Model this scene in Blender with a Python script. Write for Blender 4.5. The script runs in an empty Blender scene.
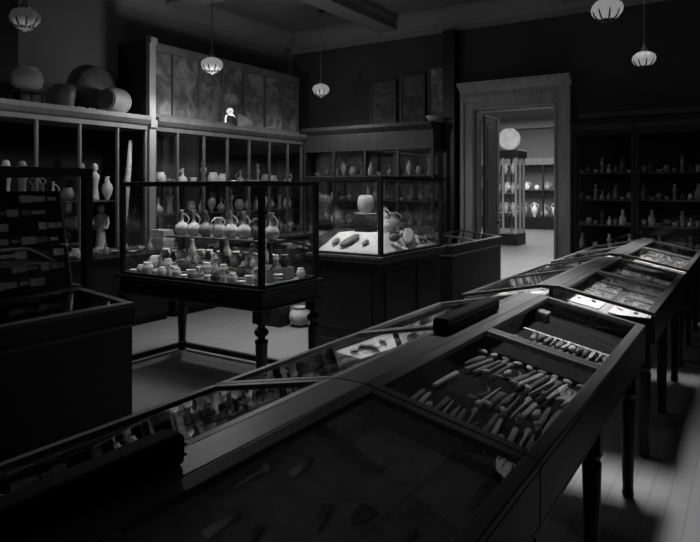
import bpy, bmesh, math, random
from mathutils import Matrix, Vector
random.seed(11)
S = bpy.context.scene
COL = S.collection
PI = math.pi

# ------------------------------------------------------------------ camera
H = 1.6
FPX, CX, HY = 624.0, 350.0, 188.0
TH = math.atan2(402.0, 624.0)
cam_d = bpy.data.cameras.new('camera'); cam = bpy.data.objects.new('camera', cam_d); COL.objects.link(cam)
cam_d.sensor_fit = 'HORIZONTAL'; cam_d.sensor_width = 36.0
cam_d.lens = FPX / 700.0 * 36.0
cam_d.shift_y = -(271.0 - HY) / 700.0
cam_d.clip_start = 0.02
cam.location = (0, 0, H); cam.rotation_euler = (PI/2, 0, TH)
S.camera = cam
FW = (-math.sin(TH), math.cos(TH)); RT = (math.cos(TH), math.sin(TH))
def ray(px, py):
    u = px - CX
    return Vector((FPX*FW[0] + u*RT[0], FPX*FW[1] + u*RT[1], HY - py))
def at(px, py, X=None, Y=None, Z=None):
    """the point of the room on one plane that a pixel of the photograph shows"""
    d = ray(px, py)
    t = X/d.x if X is not None else Y/d.y if Y is not None else (Z-H)/d.z
    return Vector((d.x*t, d.y*t, H + d.z*t))

# ------------------------------------------------------------------ materials
def mat(name, v, rough=.5, spec=.5, var=0., scale=6., stretch=(1, 1, 1), bump=0., coords='Object', metal=0.):
    m = bpy.data.materials.new(name); m.use_nodes = True
    nt = m.node_tree; b = nt.nodes['Principled BSDF']
    b.inputs['Base Color'].default_value = (v, v, v, 1)
    b.inputs['Roughness'].default_value = rough
    b.inputs['Specular IOR Level'].default_value = spec
    b.inputs['Metallic'].default_value = metal
    if var or bump:
        tc = nt.nodes.new('ShaderNodeTexCoord'); mp = nt.nodes.new('ShaderNodeMapping')
        mp.inputs['Scale'].default_value = stretch
        nt.links.new(tc.outputs[coords], mp.inputs['Vector'])
        n = nt.nodes.new('ShaderNodeTexNoise'); n.inputs['Scale'].default_value = scale; n.inputs['Detail'].default_value = 6
        nt.links.new(mp.outputs['Vector'], n.inputs['Vector'])
        if var:
            r = nt.nodes.new('ShaderNodeValToRGB')
            lo, hi = max(0, v*(1-var)), min(1, v*(1+var))
            r.color_ramp.elements[0].position = .3; r.color_ramp.elements[1].position = .7
            r.color_ramp.elements[0].color = (lo, lo, lo, 1); r.color_ramp.elements[1].color = (hi, hi, hi, 1)
            nt.links.new(n.outputs['Fac'], r.inputs['Fac']); nt.links.new(r.outputs['Color'], b.inputs['Base Color'])
        if bump:
            bp = nt.nodes.new('ShaderNodeBump'); bp.inputs['Strength'].default_value = bump; bp.inputs['Distance'].default_value = .01
            nt.links.new(n.outputs['Fac'], bp.inputs['Height']); nt.links.new(bp.outputs['Normal'], b.inputs['Normal'])
    return m
def glass_mat(name, rough=0.0, tint=.97):
    m = bpy.data.materials.new(name); m.use_nodes = True; nt = m.node_tree
    nt.nodes.remove(nt.nodes['Principled BSDF']); out = nt.nodes['Material Output']
    tr = nt.nodes.new('ShaderNodeBsdfTransparent'); tr.inputs['Color'].default_value = (tint, tint, tint, 1)
    gl = nt.nodes.new('ShaderNodeBsdfGlossy'); gl.inputs['Roughness'].default_value = rough
    gl.inputs['Color'].default_value = (1, 1, 1, 1)
    fr = nt.nodes.new('ShaderNodeFresnel'); ge = nt.nodes.new('ShaderNodeNewGeometry')
    mr = nt.nodes.new('ShaderNodeMapRange')
    mr.inputs['To Min'].default_value = 1.5; mr.inputs['To Max'].default_value = 1/1.5
    nt.links.new(ge.outputs['Backfacing'], mr.inputs['Value']); nt.links.new(mr.outputs['Result'], fr.inputs['IOR'])
    mx = nt.nodes.new('ShaderNodeMixShader')
    nt.links.new(fr.outputs['Fac'], mx.inputs['Fac']); nt.links.new(tr.outputs[0], mx.inputs[1]); nt.links.new(gl.outputs[0], mx.inputs[2])
    nt.links.new(mx.outputs[0], out.inputs['Surface'])
    return m
M = {}
M['wood_dark'] = mat('dark_mahogany', .010, .45, .25, .5, 3, (12, 1.2, 12))
M['wood_desk'] = mat('desk_mahogany', .05, .45, .35, .35, 3, (14, 1.0, 14))
M['wood_black'] = mat('ebonised_wood', .012, .4, .4, .4, 4, (10, 2, 10))
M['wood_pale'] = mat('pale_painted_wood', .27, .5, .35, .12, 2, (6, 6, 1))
M['wood_mid'] = mat('mid_painted_wood', .17, .5, .35, .15, 2, (6, 6, 1))
M['wood_dim'] = mat('dim_painted_wood', .05, .5, .3, .2, 2, (6, 6, 1))
M['wood_grey'] = mat('grey_painted_wood', .10, .5, .35, .2, 2, (6, 6, 1))
M['wood_door'] = mat('door_case_wood', .36, .45, .4, .15, 2, (6, 6, 1))
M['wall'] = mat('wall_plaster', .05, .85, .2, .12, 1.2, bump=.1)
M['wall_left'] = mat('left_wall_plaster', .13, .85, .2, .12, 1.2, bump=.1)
M['wall_far'] = mat('far_room_plaster', .10, .85, .2, .1, 1.2)
M['ceiling'] = mat('ceiling_plaster', .15, .85, .2, .12, 1.0)
M['beam'] = mat('beam_plaster', .2, .8, .2, .1, 1.0)
M['cloth_dark'] = mat('dark_baize', .016, .95, .1, .3, 60)
M['cloth_grey'] = mat('grey_linen', .13, .95, .1, .25, 20)
M['cloth_pale'] = mat('pale_linen', .34, .95, .1, .25, 20)
M['white'] = mat('white_mount', .5, .8, .2, .05, 3)
M['glass'] = glass_mat('display_glass')
M['stone_pale'] = mat('pale_stone', .62, .7, .3, .25, 14, bump=.3)
M['stone_mid'] = mat('grey_stone', .24, .7, .3, .3, 14, bump=.3)
M['clay_pale'] = mat('pale_clay', .68, .6, .35, .18, 9, bump=.15)
M['clay_mid'] = mat('mid_clay', .30, .55, .4, .25, 9, bump=.15)
M['clay_dark'] = mat('dark_clay', .09, .45, .45, .3, 9, bump=.15)
M['bone'] = mat('bone', .52, .5, .4, .22, 25, bump=.1)
M['bronze'] = mat('dull_bronze', .19, .45, .5, .4, 25, bump=.2)
M['iron'] = mat('dark_iron', .05, .5, .5, .3, 12, metal=.4)
M['brass'] = mat('tarnished_brass', .35, .35, .5, .2, 12, metal=.7)
M['card'] = mat('card', .56, .85, .15, .06, 8)
M['leather'] = mat('black_leather', .003, .8, .12, .4, 30, bump=.15)
def floor_mat():
    m = bpy.data.materials.new('floor_boards'); m.use_nodes = True; nt = m.node_tree; b = nt.nodes['Principled BSDF']
    tc = nt.nodes.new('ShaderNodeTexCoord'); mp = nt.nodes.new('ShaderNodeMapping')
    mp.inputs['Rotation'].default_value = (0, 0, PI/2)
    br = nt.nodes.new('ShaderNodeTexBrick'); br.inputs['Scale'].default_value = 1.0
    br.inputs['Brick Width'].default_value = 2.4; br.inputs['Row Height'].default_value = .09; br.inputs['Mortar Size'].default_value = .002
    br.inputs['Color1'].default_value = (.125, .125, .125, 1); br.inputs['Color2'].default_value = (.145, .145, .145, 1); br.inputs['Mortar'].default_value = (.07, .07, .07, 1)
    nt.links.new(tc.outputs['Object'], mp.inputs['Vector']); nt.links.new(mp.outputs['Vector'], br.inputs['Vector'])
    nt.links.new(br.outputs['Color'], b.inputs['Base Color'])
    b.inputs['Roughness'].default_value = .55; b.inputs['Specular IOR Level'].default_value = .35
    return m
M['floor'] = floor_mat()
def picture_mat(name, lo, hi, scale, seed):
    m = bpy.data.materials.new(name); m.use_nodes = True; nt = m.node_tree; b = nt.nodes['Principled BSDF']
    tc = nt.nodes.new('ShaderNodeTexCoord'); mp = nt.nodes.new('ShaderNodeMapping'); mp.inputs['Location'].default_value = (seed, seed*1.7, seed*.6)
    n = nt.nodes.new('ShaderNodeTexNoise'); n.inputs['Scale'].default_value = scale; n.inputs['Detail'].default_value = 4; n.inputs['Distortion'].default_value = 1.5
    r = nt.nodes.new('ShaderNodeValToRGB'); r.color_ramp.elements[0].position = .42; r.color_ramp.elements[1].position = .62
    r.color_ramp.elements[0].color = (lo, lo, lo, 1); r.color_ramp.elements[1].color = (hi, hi, hi, 1)
    nt.links.new(tc.outputs['Object'], mp.inputs['Vector']); nt.links.new(mp.outputs['Vector'], n.inputs['Vector'])
    nt.links.new(n.outputs['Fac'], r.inputs['Fac']); nt.links.new(r.outputs['Color'], b.inputs['Base Color'])
    b.inputs['Roughness'].default_value = .7
    return m
M['pict'] = [picture_mat('faded_print_%s' % w, .10, .26, 4.0, k*3.3) for k, w in enumerate(('one', 'two', 'three', 'four'))]
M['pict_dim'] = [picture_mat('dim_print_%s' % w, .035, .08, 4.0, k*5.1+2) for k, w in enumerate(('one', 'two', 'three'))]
def lamp_mat(name, LAMP_GLOW):
    m = bpy.data.materials.new(name); m.use_nodes = True; b = m.node_tree.nodes['Principled BSDF']
    b.inputs['Base Color'].default_value = (.3, .3, .3, 1); b.inputs['Roughness'].default_value = .25
    b.inputs['Emission Color'].default_value = (1, 1, 1, 1); b.inputs['Emission Strength'].default_value = LAMP_GLOW
    return m
M['opal'] = lamp_mat('opal_lamp_glass', .22); M['opal_dim'] = lamp_mat('dim_opal_lamp_glass', .025)

# ------------------------------------------------------------------ mesh builder
class MB:
    def __init__(s): s.v = []; s.f = []
    def box(s, x0, x1, y0, y1, z0, z1):
        n = len(s.v)
        s.v += [(x0, y0, z0), (x1, y0, z0), (x1, y1, z0), (x0, y1, z0), (x0, y0, z1), (x1, y0, z1), (x1, y1, z1), (x0, y1, z1)]
        s.f += [tuple(n+i for i in q) for q in ((3, 2, 1, 0), (4, 5, 6, 7), (0, 1, 5, 4), (1, 2, 6, 5), (2, 3, 7, 6), (3, 0, 4, 7))]
        return s
    def prism_y(s, poly, y0, y1):          # poly of (x,z), counter-clockwise seen from -y
        n = len(s.v); k = len(poly)
        s.v += [(x, y0, z) for x, z in poly] + [(x, y1, z) for x, z in poly]
        s.f.append(tuple(n+i for i in range(k))); s.f.append(tuple(n+k+i for i in reversed(range(k))))
        for i in range(k):
            j = (i+1) % k
            s.f.append((n+j, n+i, n+k+i, n+k+j))
        return s
    def prism_x(s, poly, x0, x1):          # poly of (y,z)
        n = len(s.v); k = len(poly)
        s.v += [(x0, y, z) for y, z in poly] + [(x1, y, z) for y, z in poly]
        s.f.append(tuple(n+i for i in reversed(range(k)))); s.f.append(tuple(n+k+i for i in range(k)))
        for i in range(k):
            j = (i+1) % k
            s.f.append((n+i, n+j, n+k+j, n+k+i))
        return s
    def lathe(s, prof, c=(0, 0, 0), seg=20, lobes=0, amp=0.):   # prof of (r,z) from the bottom up
        rings = []
        for r, z in prof:
            if r < 1e-5:
                s.v.append((c[0], c[1], c[2]+z)); rings.append([len(s.v)-1])
            else:
                a = len(s.v)
                for i in range(seg):
                    t = 2*PI*i/seg; rr = r*(1+amp*math.cos(lobes*t)) if lobes else r
                    s.v.append((c[0]+rr*math.cos(t), c[1]+rr*math.sin(t), c[2]+z))
                rings.append(list(range(a, a+seg)))
        for A, B in zip(rings, rings[1:]):
            if len(A) == 1 and len(B) == 1: continue
            for i in range(seg):
                j = (i+1) % seg
                if len(A) == 1: s.f.append((A[0], B[j], B[i]))
                elif len(B) == 1: s.f.append((A[i], A[j], B[0]))
                else: s.f.append((A[i], A[j], B[j], B[i]))
        if len(rings[0]) > 1: s.f.append(tuple(reversed(rings[0])))
        if len(rings[-1]) > 1: s.f.append(tuple(rings[-1]))
        return s
    def sweep(s, pts, rad, seg=10):         # pts of Vectors, rad of (side, up) half sizes or numbers
        rings = []; pts = [Vector(p) for p in pts]
        for i, p in enumerate(pts):
            d = (pts[min(i+1, len(pts)-1)] - pts[max(i-1, 0)]).normalized()
            up = Vector((0, 0, 1)) if abs(d.z) < .9 else Vector((1, 0, 0))
            sd = d.cross(up).normalized(); up = sd.cross(d).normalized()
            r = rad[i] if isinstance(rad, (list, tuple)) else rad
            a, b = r if isinstance(r, (list, tuple)) else (r, r)
            n = len(s.v)
            for k in range(seg):
                t = 2*PI*k/seg
                s.v.append(tuple(p + sd*a*math.cos(t) + up*b*math.sin(t)))
            rings.append(list(range(n, n+seg)))
        for A, B in zip(rings, rings[1:]):
            for k in range(seg):
                j = (k+1) % seg
                s.f.append((A[k], B[k], B[j], A[j]))
        s.f.append(tuple(rings[0])); s.f.append(tuple(reversed(rings[-1])))
        return s
    def build(s, name, m, parent=None, org=(0, 0, 0), bevel=0., smooth=False):
        o_ = ORG.get(parent.name, org) if parent else org
        me = bpy.data.meshes.new(name)
        me.from_pydata([(a-o_[0], b-o_[1], c-o_[2]) for a, b, c in s.v], [], s.f)
        bm = bmesh.new(); bm.from_mesh(me)
        bmesh.ops.recalc_face_normals(bm, faces=bm.faces)
        bm.to_mesh(me); bm.free()
        me.materials.append(M[m] if isinstance(m, str) else m)
        if smooth:
            for p in me.polygons: p.use_smooth = True
        o = bpy.data.objects.new(name, me); COL.objects.link(o)
        if parent: o.parent = parent
        else: o.location = o_
        ORG[o.name] = o_
        if bevel:
            b = o.modifiers.new('bevel', 'BEVEL'); b.width = bevel; b.segments = 2; b.limit_method = 'ANGLE'
        return o
ORG = {}
def B(*a): return MB().box(*a)
def tag(o, label, cat, group=None, kind=None):
    o['label'] = label; o['category'] = cat
    if group: o['group'] = group
    if kind: o['kind'] = kind
    return o
def thing(name, loc, label, cat, group=None):
    o = bpy.data.objects.new(name, None); COL.objects.link(o); o.location = loc; o.empty_display_size = .1
    ORG[o.name] = tuple(loc)
    return tag(o, label, cat, group)
def struct(name, mb, m, bevel=0.):
    o = mb.build(name, m, bevel=bevel); o['kind'] = 'structure'; return o
def place(proto, name, loc, rz=0, sc=1., label='', cat='', group=None, pre=None, material=None):
    """a copy of a prototype thing (its mesh and its parts) put down at loc"""
    o = proto.copy(); o.name = name
    if material is not None:
        o.data = variant(proto.data, material)
    COL.objects.link(o)
    s3 = sc if isinstance(sc, (tuple, list)) else (sc, sc, sc)
    o.matrix_basis = Matrix.Translation(Vector(loc)+Vector((0, 0, .0012))) @ (pre if pre else Matrix()) @ Matrix.Rotation(rz, 4, 'Z') @ Matrix.Diagonal((*s3, 1))
    for ch in PROTO_PARTS.get(proto.name, []):
        c = ch.copy(); c.name = ch.name.split('.')[0]
        if material is not None: c.data = variant(ch.data, material)
        COL.objects.link(c); c.parent = o
    return tag(o, label, cat, group)
VAR = {}
def variant(me, m):
    k = (me.name, m)
    if k not in VAR:
        c = me.copy(); c.materials.clear(); c.materials.append(M[m]); VAR[k] = c
    return VAR[k]
PROTO_PARTS = {}
ORDS = 'first second third fourth fifth sixth seventh eighth ninth tenth eleventh twelfth thirteenth fourteenth fifteenth sixteenth seventeenth eighteenth nineteenth twentieth'.split()
def od(i): return ORDS[i]

# ------------------------------------------------------------------ the room
XL, XR, YB, YF, ZC = -7.0, 3.2, 8.95, -2.6, 4.33
DX0, DX1, DZ = -3.52, -2.32, 2.78          # the doorway
FX0, FX1, FY1 = -13.0, -1.0, 25.0          # the far room
struct('floor', B(XL-.2, XR+.2, YF-.2, YB+.2, -.1, 0), 'floor')
struct('floor_far', B(FX0-.2, FX1+.2, YB+.2, FY1+.2, -.1, 0), 'floor')
# ceiling with three openings added out of frame to hold invented top lights
TOP_FILL = [(-1.4, -.8, 3.4, 5.0), (-1.4, -.8, 6.4, 7.6), (-4.6, -3.2, 3.5, 5.75)]
cl = MB(); xs_ = [XL-.2, -4.6, -3.2, -1.4, -.8, XR+.2]
for k in (0, 2, 4): cl.box(xs_[k], xs_[k+1], YF-.2, YB+.2, ZC, ZC+.1)
cl.box(-4.6, -3.2, YF-.2, 3.5, ZC, ZC+.1); cl.box(-4.6, -3.2, 5.75, YB+.2, ZC, ZC+.1)
cl.box(-1.4, -.8, YF-.2, 3.4, ZC, ZC+.1); cl.box(-1.4, -.8, 5.0, 6.4, ZC, ZC+.1); cl.box(-1.4, -.8, 7.6, YB+.2, ZC, ZC+.1)
struct('ceiling', cl, 'ceiling')
for k, (a, b, c, d) in enumerate(TOP_FILL):
    m = MB(); m.box(a, a+.05, c, d, ZC+.1, ZC+.5); m.box(b-.05, b, c, d, ZC+.1, ZC+.5); m.box(a+.05, b-.05, c, c+.05, ZC+.1, ZC+.5); m.box(a+.05, b-.05, d-.05, d, ZC+.1, ZC+.5)
    m.box(a, b, c, d, ZC+.5, ZC+.52)
    w = struct('window_%d' % (k+1), m, 'wood_dark')

struct('ceiling_far', B(FX0-.2, FX1+.2, YB+.2, FY1+.2, ZC, ZC+.1), 'ceiling')
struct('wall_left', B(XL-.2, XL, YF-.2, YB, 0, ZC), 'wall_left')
wf = MB(); wf.box(XL, -.8, YF-.2, YF, 0, ZC); wf.box(1.2, XR, YF-.2, YF, 0, ZC); wf.box(-.8, 1.2, YF-.2, YF, 0, 1.8); wf.box(-.8, 1.2, YF-.2, YF, 3.8, ZC)
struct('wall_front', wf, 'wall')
m = MB(); m.box(-.8, -.74, YF-.14, YF-.06, 1.8, 3.8); m.box(1.14, 1.2, YF-.14, YF-.06, 1.8, 3.8); m.box(-.74, 1.14, YF-.14, YF-.06, 1.8, 1.86); m.box(-.74, 1.14, YF-.14, YF-.06, 3.74, 3.8); m.box(.17, .23, YF-.13, YF-.07, 1.86, 3.74)
w = struct('window_4', m, 'wood_grey'); MB().box(-.74, 1.14, YF-.103, YF-.097, 1.86, 3.74).build('glass_pane', 'glass', w)  # unseen glazed opening added behind the camera for soft fill
wb = MB(); wb.box(FX0-.2, DX0, YB, YB+.2, 0, ZC); wb.box(DX1, XR+.2, YB, YB+.2, 0, ZC); wb.box(DX0, DX1, YB, YB+.2, DZ, ZC)
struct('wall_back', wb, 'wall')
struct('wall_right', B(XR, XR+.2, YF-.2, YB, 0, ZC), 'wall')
struct('wall_far_left', B(FX0-.2, FX0, YB+.2, FY1, 0, ZC), 'wall_far')
struct('wall_far_right', B(FX1, FX1+.2, YB+.2, FY1, 0, ZC), 'wall_far')
struct('wall_far_back', B(FX0-.2, FX1+.2, FY1, FY1+.2, 0, ZC), 'wall_far')
struct('trim_1', B(FX0, FX1, FY1-.25, FY1, ZC-.35, ZC), 'beam')
# ceiling beams and wall cornices
bm_ = MB()
def beam_y(x, w=.34, h=.2):
    bm_.prism_y([(x-w/2-.07, ZC), (x-w/2-.07, ZC-.06), (x-w/2, ZC-.09), (x-w/2, ZC-h), (x+w/2, ZC-h), (x+w/2, ZC-.09), (x+w/2+.07, ZC-.06), (x+w/2+.07, ZC)][::-1], YF, YB)
for x in (-4.95, -2.0, .95): beam_y(x)
for y in (6.05, 3.2, .3):
    for a, b in ((XL, -5.19), (-4.71, -2.24), (-1.76, .71), (1.19, XR)): bm_.box(a, b, y-.17, y+.17, ZC-.18, ZC)
struct('trim_2', bm_, 'beam')
cp = [(0, 0), (-.28, 0), (-.28, -.05), (-.22, -.09), (-.14, -.2), (-.05, -.25), (-.05, -.32), (0, -.32)]
struct('trim_3', MB().prism_x([(YB+a, ZC+z) for a, z in cp], XL, XR), 'beam')
struct('trim_4', MB().prism_y([(XL-a, ZC+z) for a, z in cp], YF, YB-.28), 'beam')
struct('baseboard_back', B(DX1+.25, XR, YB-.03, YB, 0, .2).box(XL, DX0-.22, YB-.03, YB, 0, .2), 'wood_dark')

# ---- doorway with its cornice, two leaves
dc = MB()
dc.box(DX0-.2, DX0, YB-.07, YB+.01, 0, DZ+.16); dc.box(DX1, DX1+.22, YB-.07, YB+.01, 0, DZ+.16); dc.box(DX0, DX1, YB-.07, YB+.01, DZ, DZ+.16)
dc.box(DX0-.2, DX0-.14, YB-.1, YB-.07, 0, DZ+.16); dc.box(DX1+.16, DX1+.22, YB-.1, YB-.07, 0, DZ+.16); dc.box(DX0-.14, DX1+.16, YB-.1, YB-.07, DZ+.1, DZ+.16)
dc.box(DX0-.03, DX0, YB-.09, YB-.07, 0, DZ+.03); dc.box(DX1, DX1+.03, YB-.09, YB-.07, 0, DZ+.03); dc.box(DX0, DX1, YB-.09, YB-.07, DZ, DZ+.03)
dc.box(DX0-.2, DX1+.22, YB-.1, YB, DZ+.16, DZ+.24)
door = struct('door_1', dc, 'wood_door', .006)
co = MB().prism_x([(YB, 3.16), (YB-.26, 3.16), (YB-.26, 3.12), (YB-.2, 3.09), (YB-.13, 3.04), (YB-.13, 3.02), (YB, 3.02)], DX0-.19, DX1+.24)
co.build('cornice', 'wood_door', door)
dn = MB()
for k in range(26):
    x = DX0-.18 + k*(DX1-DX0+.37)/25.
    dn.box(x-.012, x+.012, YB-.125, YB-.1, 2.965, 3.02)
dn.build('dentils', 'wood_door', door)
rv = MB(); rv.box(DX0-.005, DX0+.03, YB+.01, YB+.2, 0, DZ); rv.box(DX1-.03, DX1+.005, YB+.01, YB+.2, 0, DZ); rv.box(DX0+.03, DX1-.03, YB+.01, YB+.2, DZ-.03, DZ+.005)
rv.build('jamb_lining', 'wood_door', door)
def leaf(x, name):
    o = MB().box(x-.022, x+.022, YB+.22, YB+.80, .02, 2.72)
    for z0, z1 in ((.2, .85), (1.0, 1.75), (1.9, 2.55)):
        for sx in (-1, 1): o.box(x+sx*.022-.006, x+sx*.022+.006, YB+.31, YB+.71, z0, z1)
    d = struct(name, o, 'wood_grey', .004)
    B(x-.03, x+.03, YB+.80, YB+.835, .02, 2.72).box(x+.022, x+.03, YB+.74, YB+.80, .02, 2.72).build('meeting_stile', 'wood_pale', d)  # pale strip painted for the leaf edge lit from the far room
    MB().lathe([(.0, -.03), (.02, -.028), (.028, 0), (.02, .028), (0, .03)], (x+.06 if x < -3 else x-.06, YB+.74, 1.05), 12).build('door_knob', 'brass', d, smooth=True)
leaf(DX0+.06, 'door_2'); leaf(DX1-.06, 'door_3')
struct('trim_6', B(-3.98, -3.78, YB-.16, YB, 0, ZC-.32), 'wood_black', .01)     # dark pier beside the door

# ------------------------------------------------------------------ prototypes of the small exhibits
def pot(name, prof, seg=20, handles=(), m='clay_mid', neck=None):
    o = MB().lathe(prof, seg=seg).build(name, m, smooth=True)
    parts = []
    for hp, r in handles:
        h = MB().sweep([Vector(p) for p in hp], r, 8).build('handle', m, o, smooth=True); parts.append(h)
    PROTO_PARTS[o.name] = parts
    COL.objects.unlink(o)
    for p in parts: COL.objects.unlink(p)
    return o
def arc(x0, z0, x1, z1, bulge, n=7, y=0.):
    out = []
    for i in range(n):
        t = i/(n-1); x = x0+(x1-x0)*t + bulge*math.sin(PI*t); out.append((x, y, z0+(z1-z0)*t))
    return out
P = {}
P['juglet'] = pot('round_juglet', [(0, 0), (.035, 0), (.04, .006), (.06, .03), (.068, .06), (.06, .09), (.035, .115), (.018, .128), (.014, .16), (.013, .2), (.017, .225), (.024, .235), (.017, .235), (.01, .2), (0, .19)], 24,
                  [(arc(.05, .10, .015, .205, .05), .008)])
P['two_jug'] = pot('two_handled_jug', [(0, 0), (.035, 0), (.055, .03), (.064, .065), (.055, .1), (.035, .12), (.03, .15), (.04, .175), (.034, .175), (.024, .15), (0, .13)], 24,
                   [(arc(.052, .10, .034, .165, .04), .007), (arc(-.052, .10, -.034, .165, -.04), .007)])
P['bowl'] = pot('bowl', [(0, 0), (.03, 0), (.032, .01), (.055, .035), (.062, .05), (.057, .05), (.045, .03), (0, .016)])
P['jar'] = pot('jar', [(0, 0), (.03, 0), (.05, .03), (.055, .06), (.045, .09), (.034, .1), (.04, .115), (.034, .115), (.026, .1), (0, .09)])
P['cup'] = pot('cup', [(0, 0), (.025, 0), (.03, .01), (.038, .06), (.042, .075), (.036, .075), (.03, .03), (0, .02)], 18, [(arc(.036, .02, .04, .065, .024), .005)])
P['bottle'] = pot('bottle', [(0, 0), (.026, 0), (.034, .02), (.034, .08), (.018, .11), (.012, .15), (.018, .165), (.012, .165), (.008, .15), (0, .14)])
P['lamp_bowl'] = pot('saucer', [(0, 0), (.03, 0), (.06, .018), (.066, .024), (.06, .024), (.03, .01), (0, .008)])
P['amphora'] = pot('amphora', [(0, 0), (.03, 0), (.025, .02), (.06, .09), (.075, .16), (.06, .22), (.03, .25), (.025, .31), (.038, .33), (.03, .33), (.018, .31), (0, .28)], 22,
                   [(arc(.062, .21, .026, .31, .045), .008), (arc(-.062, .21, -.026, .31, -.045), .008)])
P['figurine'] = pot('figurine', [(0, 0), (.05, 0), (.045, .03), (.032, .12), (.036, .18), (.05, .23), (.052, .26), (.03, .285), (.018, .295), (.018, .305), (.034, .325), (.036, .35), (.026, .38), (0, .39)], 16, m='stone_pale')
def flat(name, m, pts, rad, seg=10):
    o = MB().sweep(pts, rad, seg).build(name, m, smooth=True); COL.objects.unlink(o); PROTO_PARTS[o.name] = []; return o
T = {}
T['blade'] = flat('blade', 'bone', [(-.11, 0, 0), (-.1, 0, 0), (-.05, 0, 0), (.02, .003, 0), (.08, .004, 0), (.108, .002, 0)], [(.006, .004), (.012, .006), (.015, .007), (.017, .006), (.012, .005), (.002, .002)])
T['celt'] = flat('axe_head', 'stone_mid', [(-.06, 0, 0), (-.055, 0, 0), (-.02, 0, 0), (.03, 0, 0), (.055, 0, 0), (.06, 0, 0)], [(.008, .006), (.014, .010), (.020, .014), (.027, .012), (.03, .006), (.028, .002)])
T['pin'] = flat('knobbed_pin', 'bone', [(-.10, 0, 0), (-.06, 0, 0), (.05, 0, 0), (.07, 0, 0), (.08, 0, 0), (.095, 0, 0), (.102, 0, 0)], [.002, .004, .006, .006, .014, .013, .004])
T['sickle'] = flat('curved_sickle', 'bronze', [(.11*math.cos(a)*.9, .11*math.sin(a)-.06, 0) for a in [.25+.33*i for i in range(9)]], [(.003, .003)]+[(.013, .005)]*3+[(.012, .006)]*3+[(.009, .007), (.006, .006)])
T['socket'] = flat('socketed_spearhead', 'stone_pale', [(-.1, 0, 0), (-.06, 0, 0), (-.045, 0, 0), (-.02, 0, 0), (.04, 0, 0), (.1, 0, 0)], [.013, .010, (.012, .008), (.026, .007), (.02, .006), (.002, .002)])
T['bar'] = flat('whetstone', 'stone_mid', [(-.08, 0, 0), (-.078, 0, 0), (.078, 0, 0), (.08, 0, 0)], [(.008, .006), (.013, .009), (.012, .009), (.007, .006)], 8)
T['hammer'] = flat('hammer_stone', 'stone_pale', [(-.035, 0, 0), (-.03, 0, 0), (-.01, 0, 0), (.015, 0, 0), (.03, 0, 0), (.034, 0, 0)], [(.006, .005), (.018, .013), (.023, .017), (.022, .016), (.014, .011), (.004, .004)])
def sherd(name, m, seed):
    r = random.Random(seed); k = 6
    prof = [(.042*(.7+.6*r.random())*math.cos(2*PI*i/k), .036*(.7+.6*r.random())*math.sin(2*PI*i/k)) for i in range(k)]
    o = MB(); n = 0
    o.v = [(x, y, 0) for x, y in prof] + [(x*.92, y*.92, .009) for x, y in prof]
    o.f = [tuple(reversed(range(k))), tuple(range(k, 2*k))] + [(i, (i+1) % k, k+(i+1) % k, k+i) for i in range(k)]
    ob = o.build(name, m); COL.objects.unlink(ob); PROTO_PARTS[ob.name] = []; return ob
SH = [sherd('pottery_sherd', 'clay_pale', 5), sherd('pottery_sherd', 'clay_mid', 6), sherd('pottery_sherd', 'clay_pale', 7)]
MATW = {'clay_pale': 'pale', 'clay_mid': 'grey', 'clay_dark': 'dark', 'stone_pale': 'pale stone', 'stone_mid': 'grey stone', 'bone': 'bone-white', 'bronze': 'dull bronze'}
def word(p): return p.name.split('.')[0].replace('_', ' ')
def height(p): return max(v.co.z for v in p.data.vertices)
def radius_y(p): return max(abs(v.co.y) for v in p.data.vertices)
def radius(p): return max(math.hypot(v.co.x, v.co.y) for q in [p]+PROTO_PARTS.get(p.name, []) for v in q.data.vertices)

# ------------------------------------------------------------------ glazed boxes
def glazed(root, x0, x1, y0, y1, z0, z1, bar, m, top=True, mid_x=(), pane_list='xXyY'):
    f = MB(); b = bar
    for x in (x0, x1-b):
        for y in (y0, y1-b): f.box(x, x+b, y, y+b, z0, z1-b)
    for y in (y0, y1-b): f.box(x0, x1, y, y+b, z1-b, z1); f.box(x0+b, x1-b, y, y+b, z0, z0+b*.5)
    for x in (x0, x1-b): f.box(x, x+b, y0+b, y1-b, z1-b, z1); f.box(x, x+b, y0+b, y1-b, z0, z0+b*.5)
    fr = f.build('frame', m, root, bevel=.004)
    g = .0025; h = b/2
    def pane(*a): B(*a).build('glass_pane', 'glass', root)
    za, zb = z0+b*.5, z1-b
    pane(x0+b, x1-b, y0+h-g, y0+h+g, za, zb); pane(x0+b, x1-b, y1-h-g, y1-h+g, za, zb)
    pane(x0+h-g, x0+h+g, y0+b, y1-b, za, zb); pane(x1-h-g, x1-h+g, y0+b, y1-b, za, zb)
    pane(x0+b, x1-b, y0+b, y1-b, z1-h-g, z1-h+g)

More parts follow.
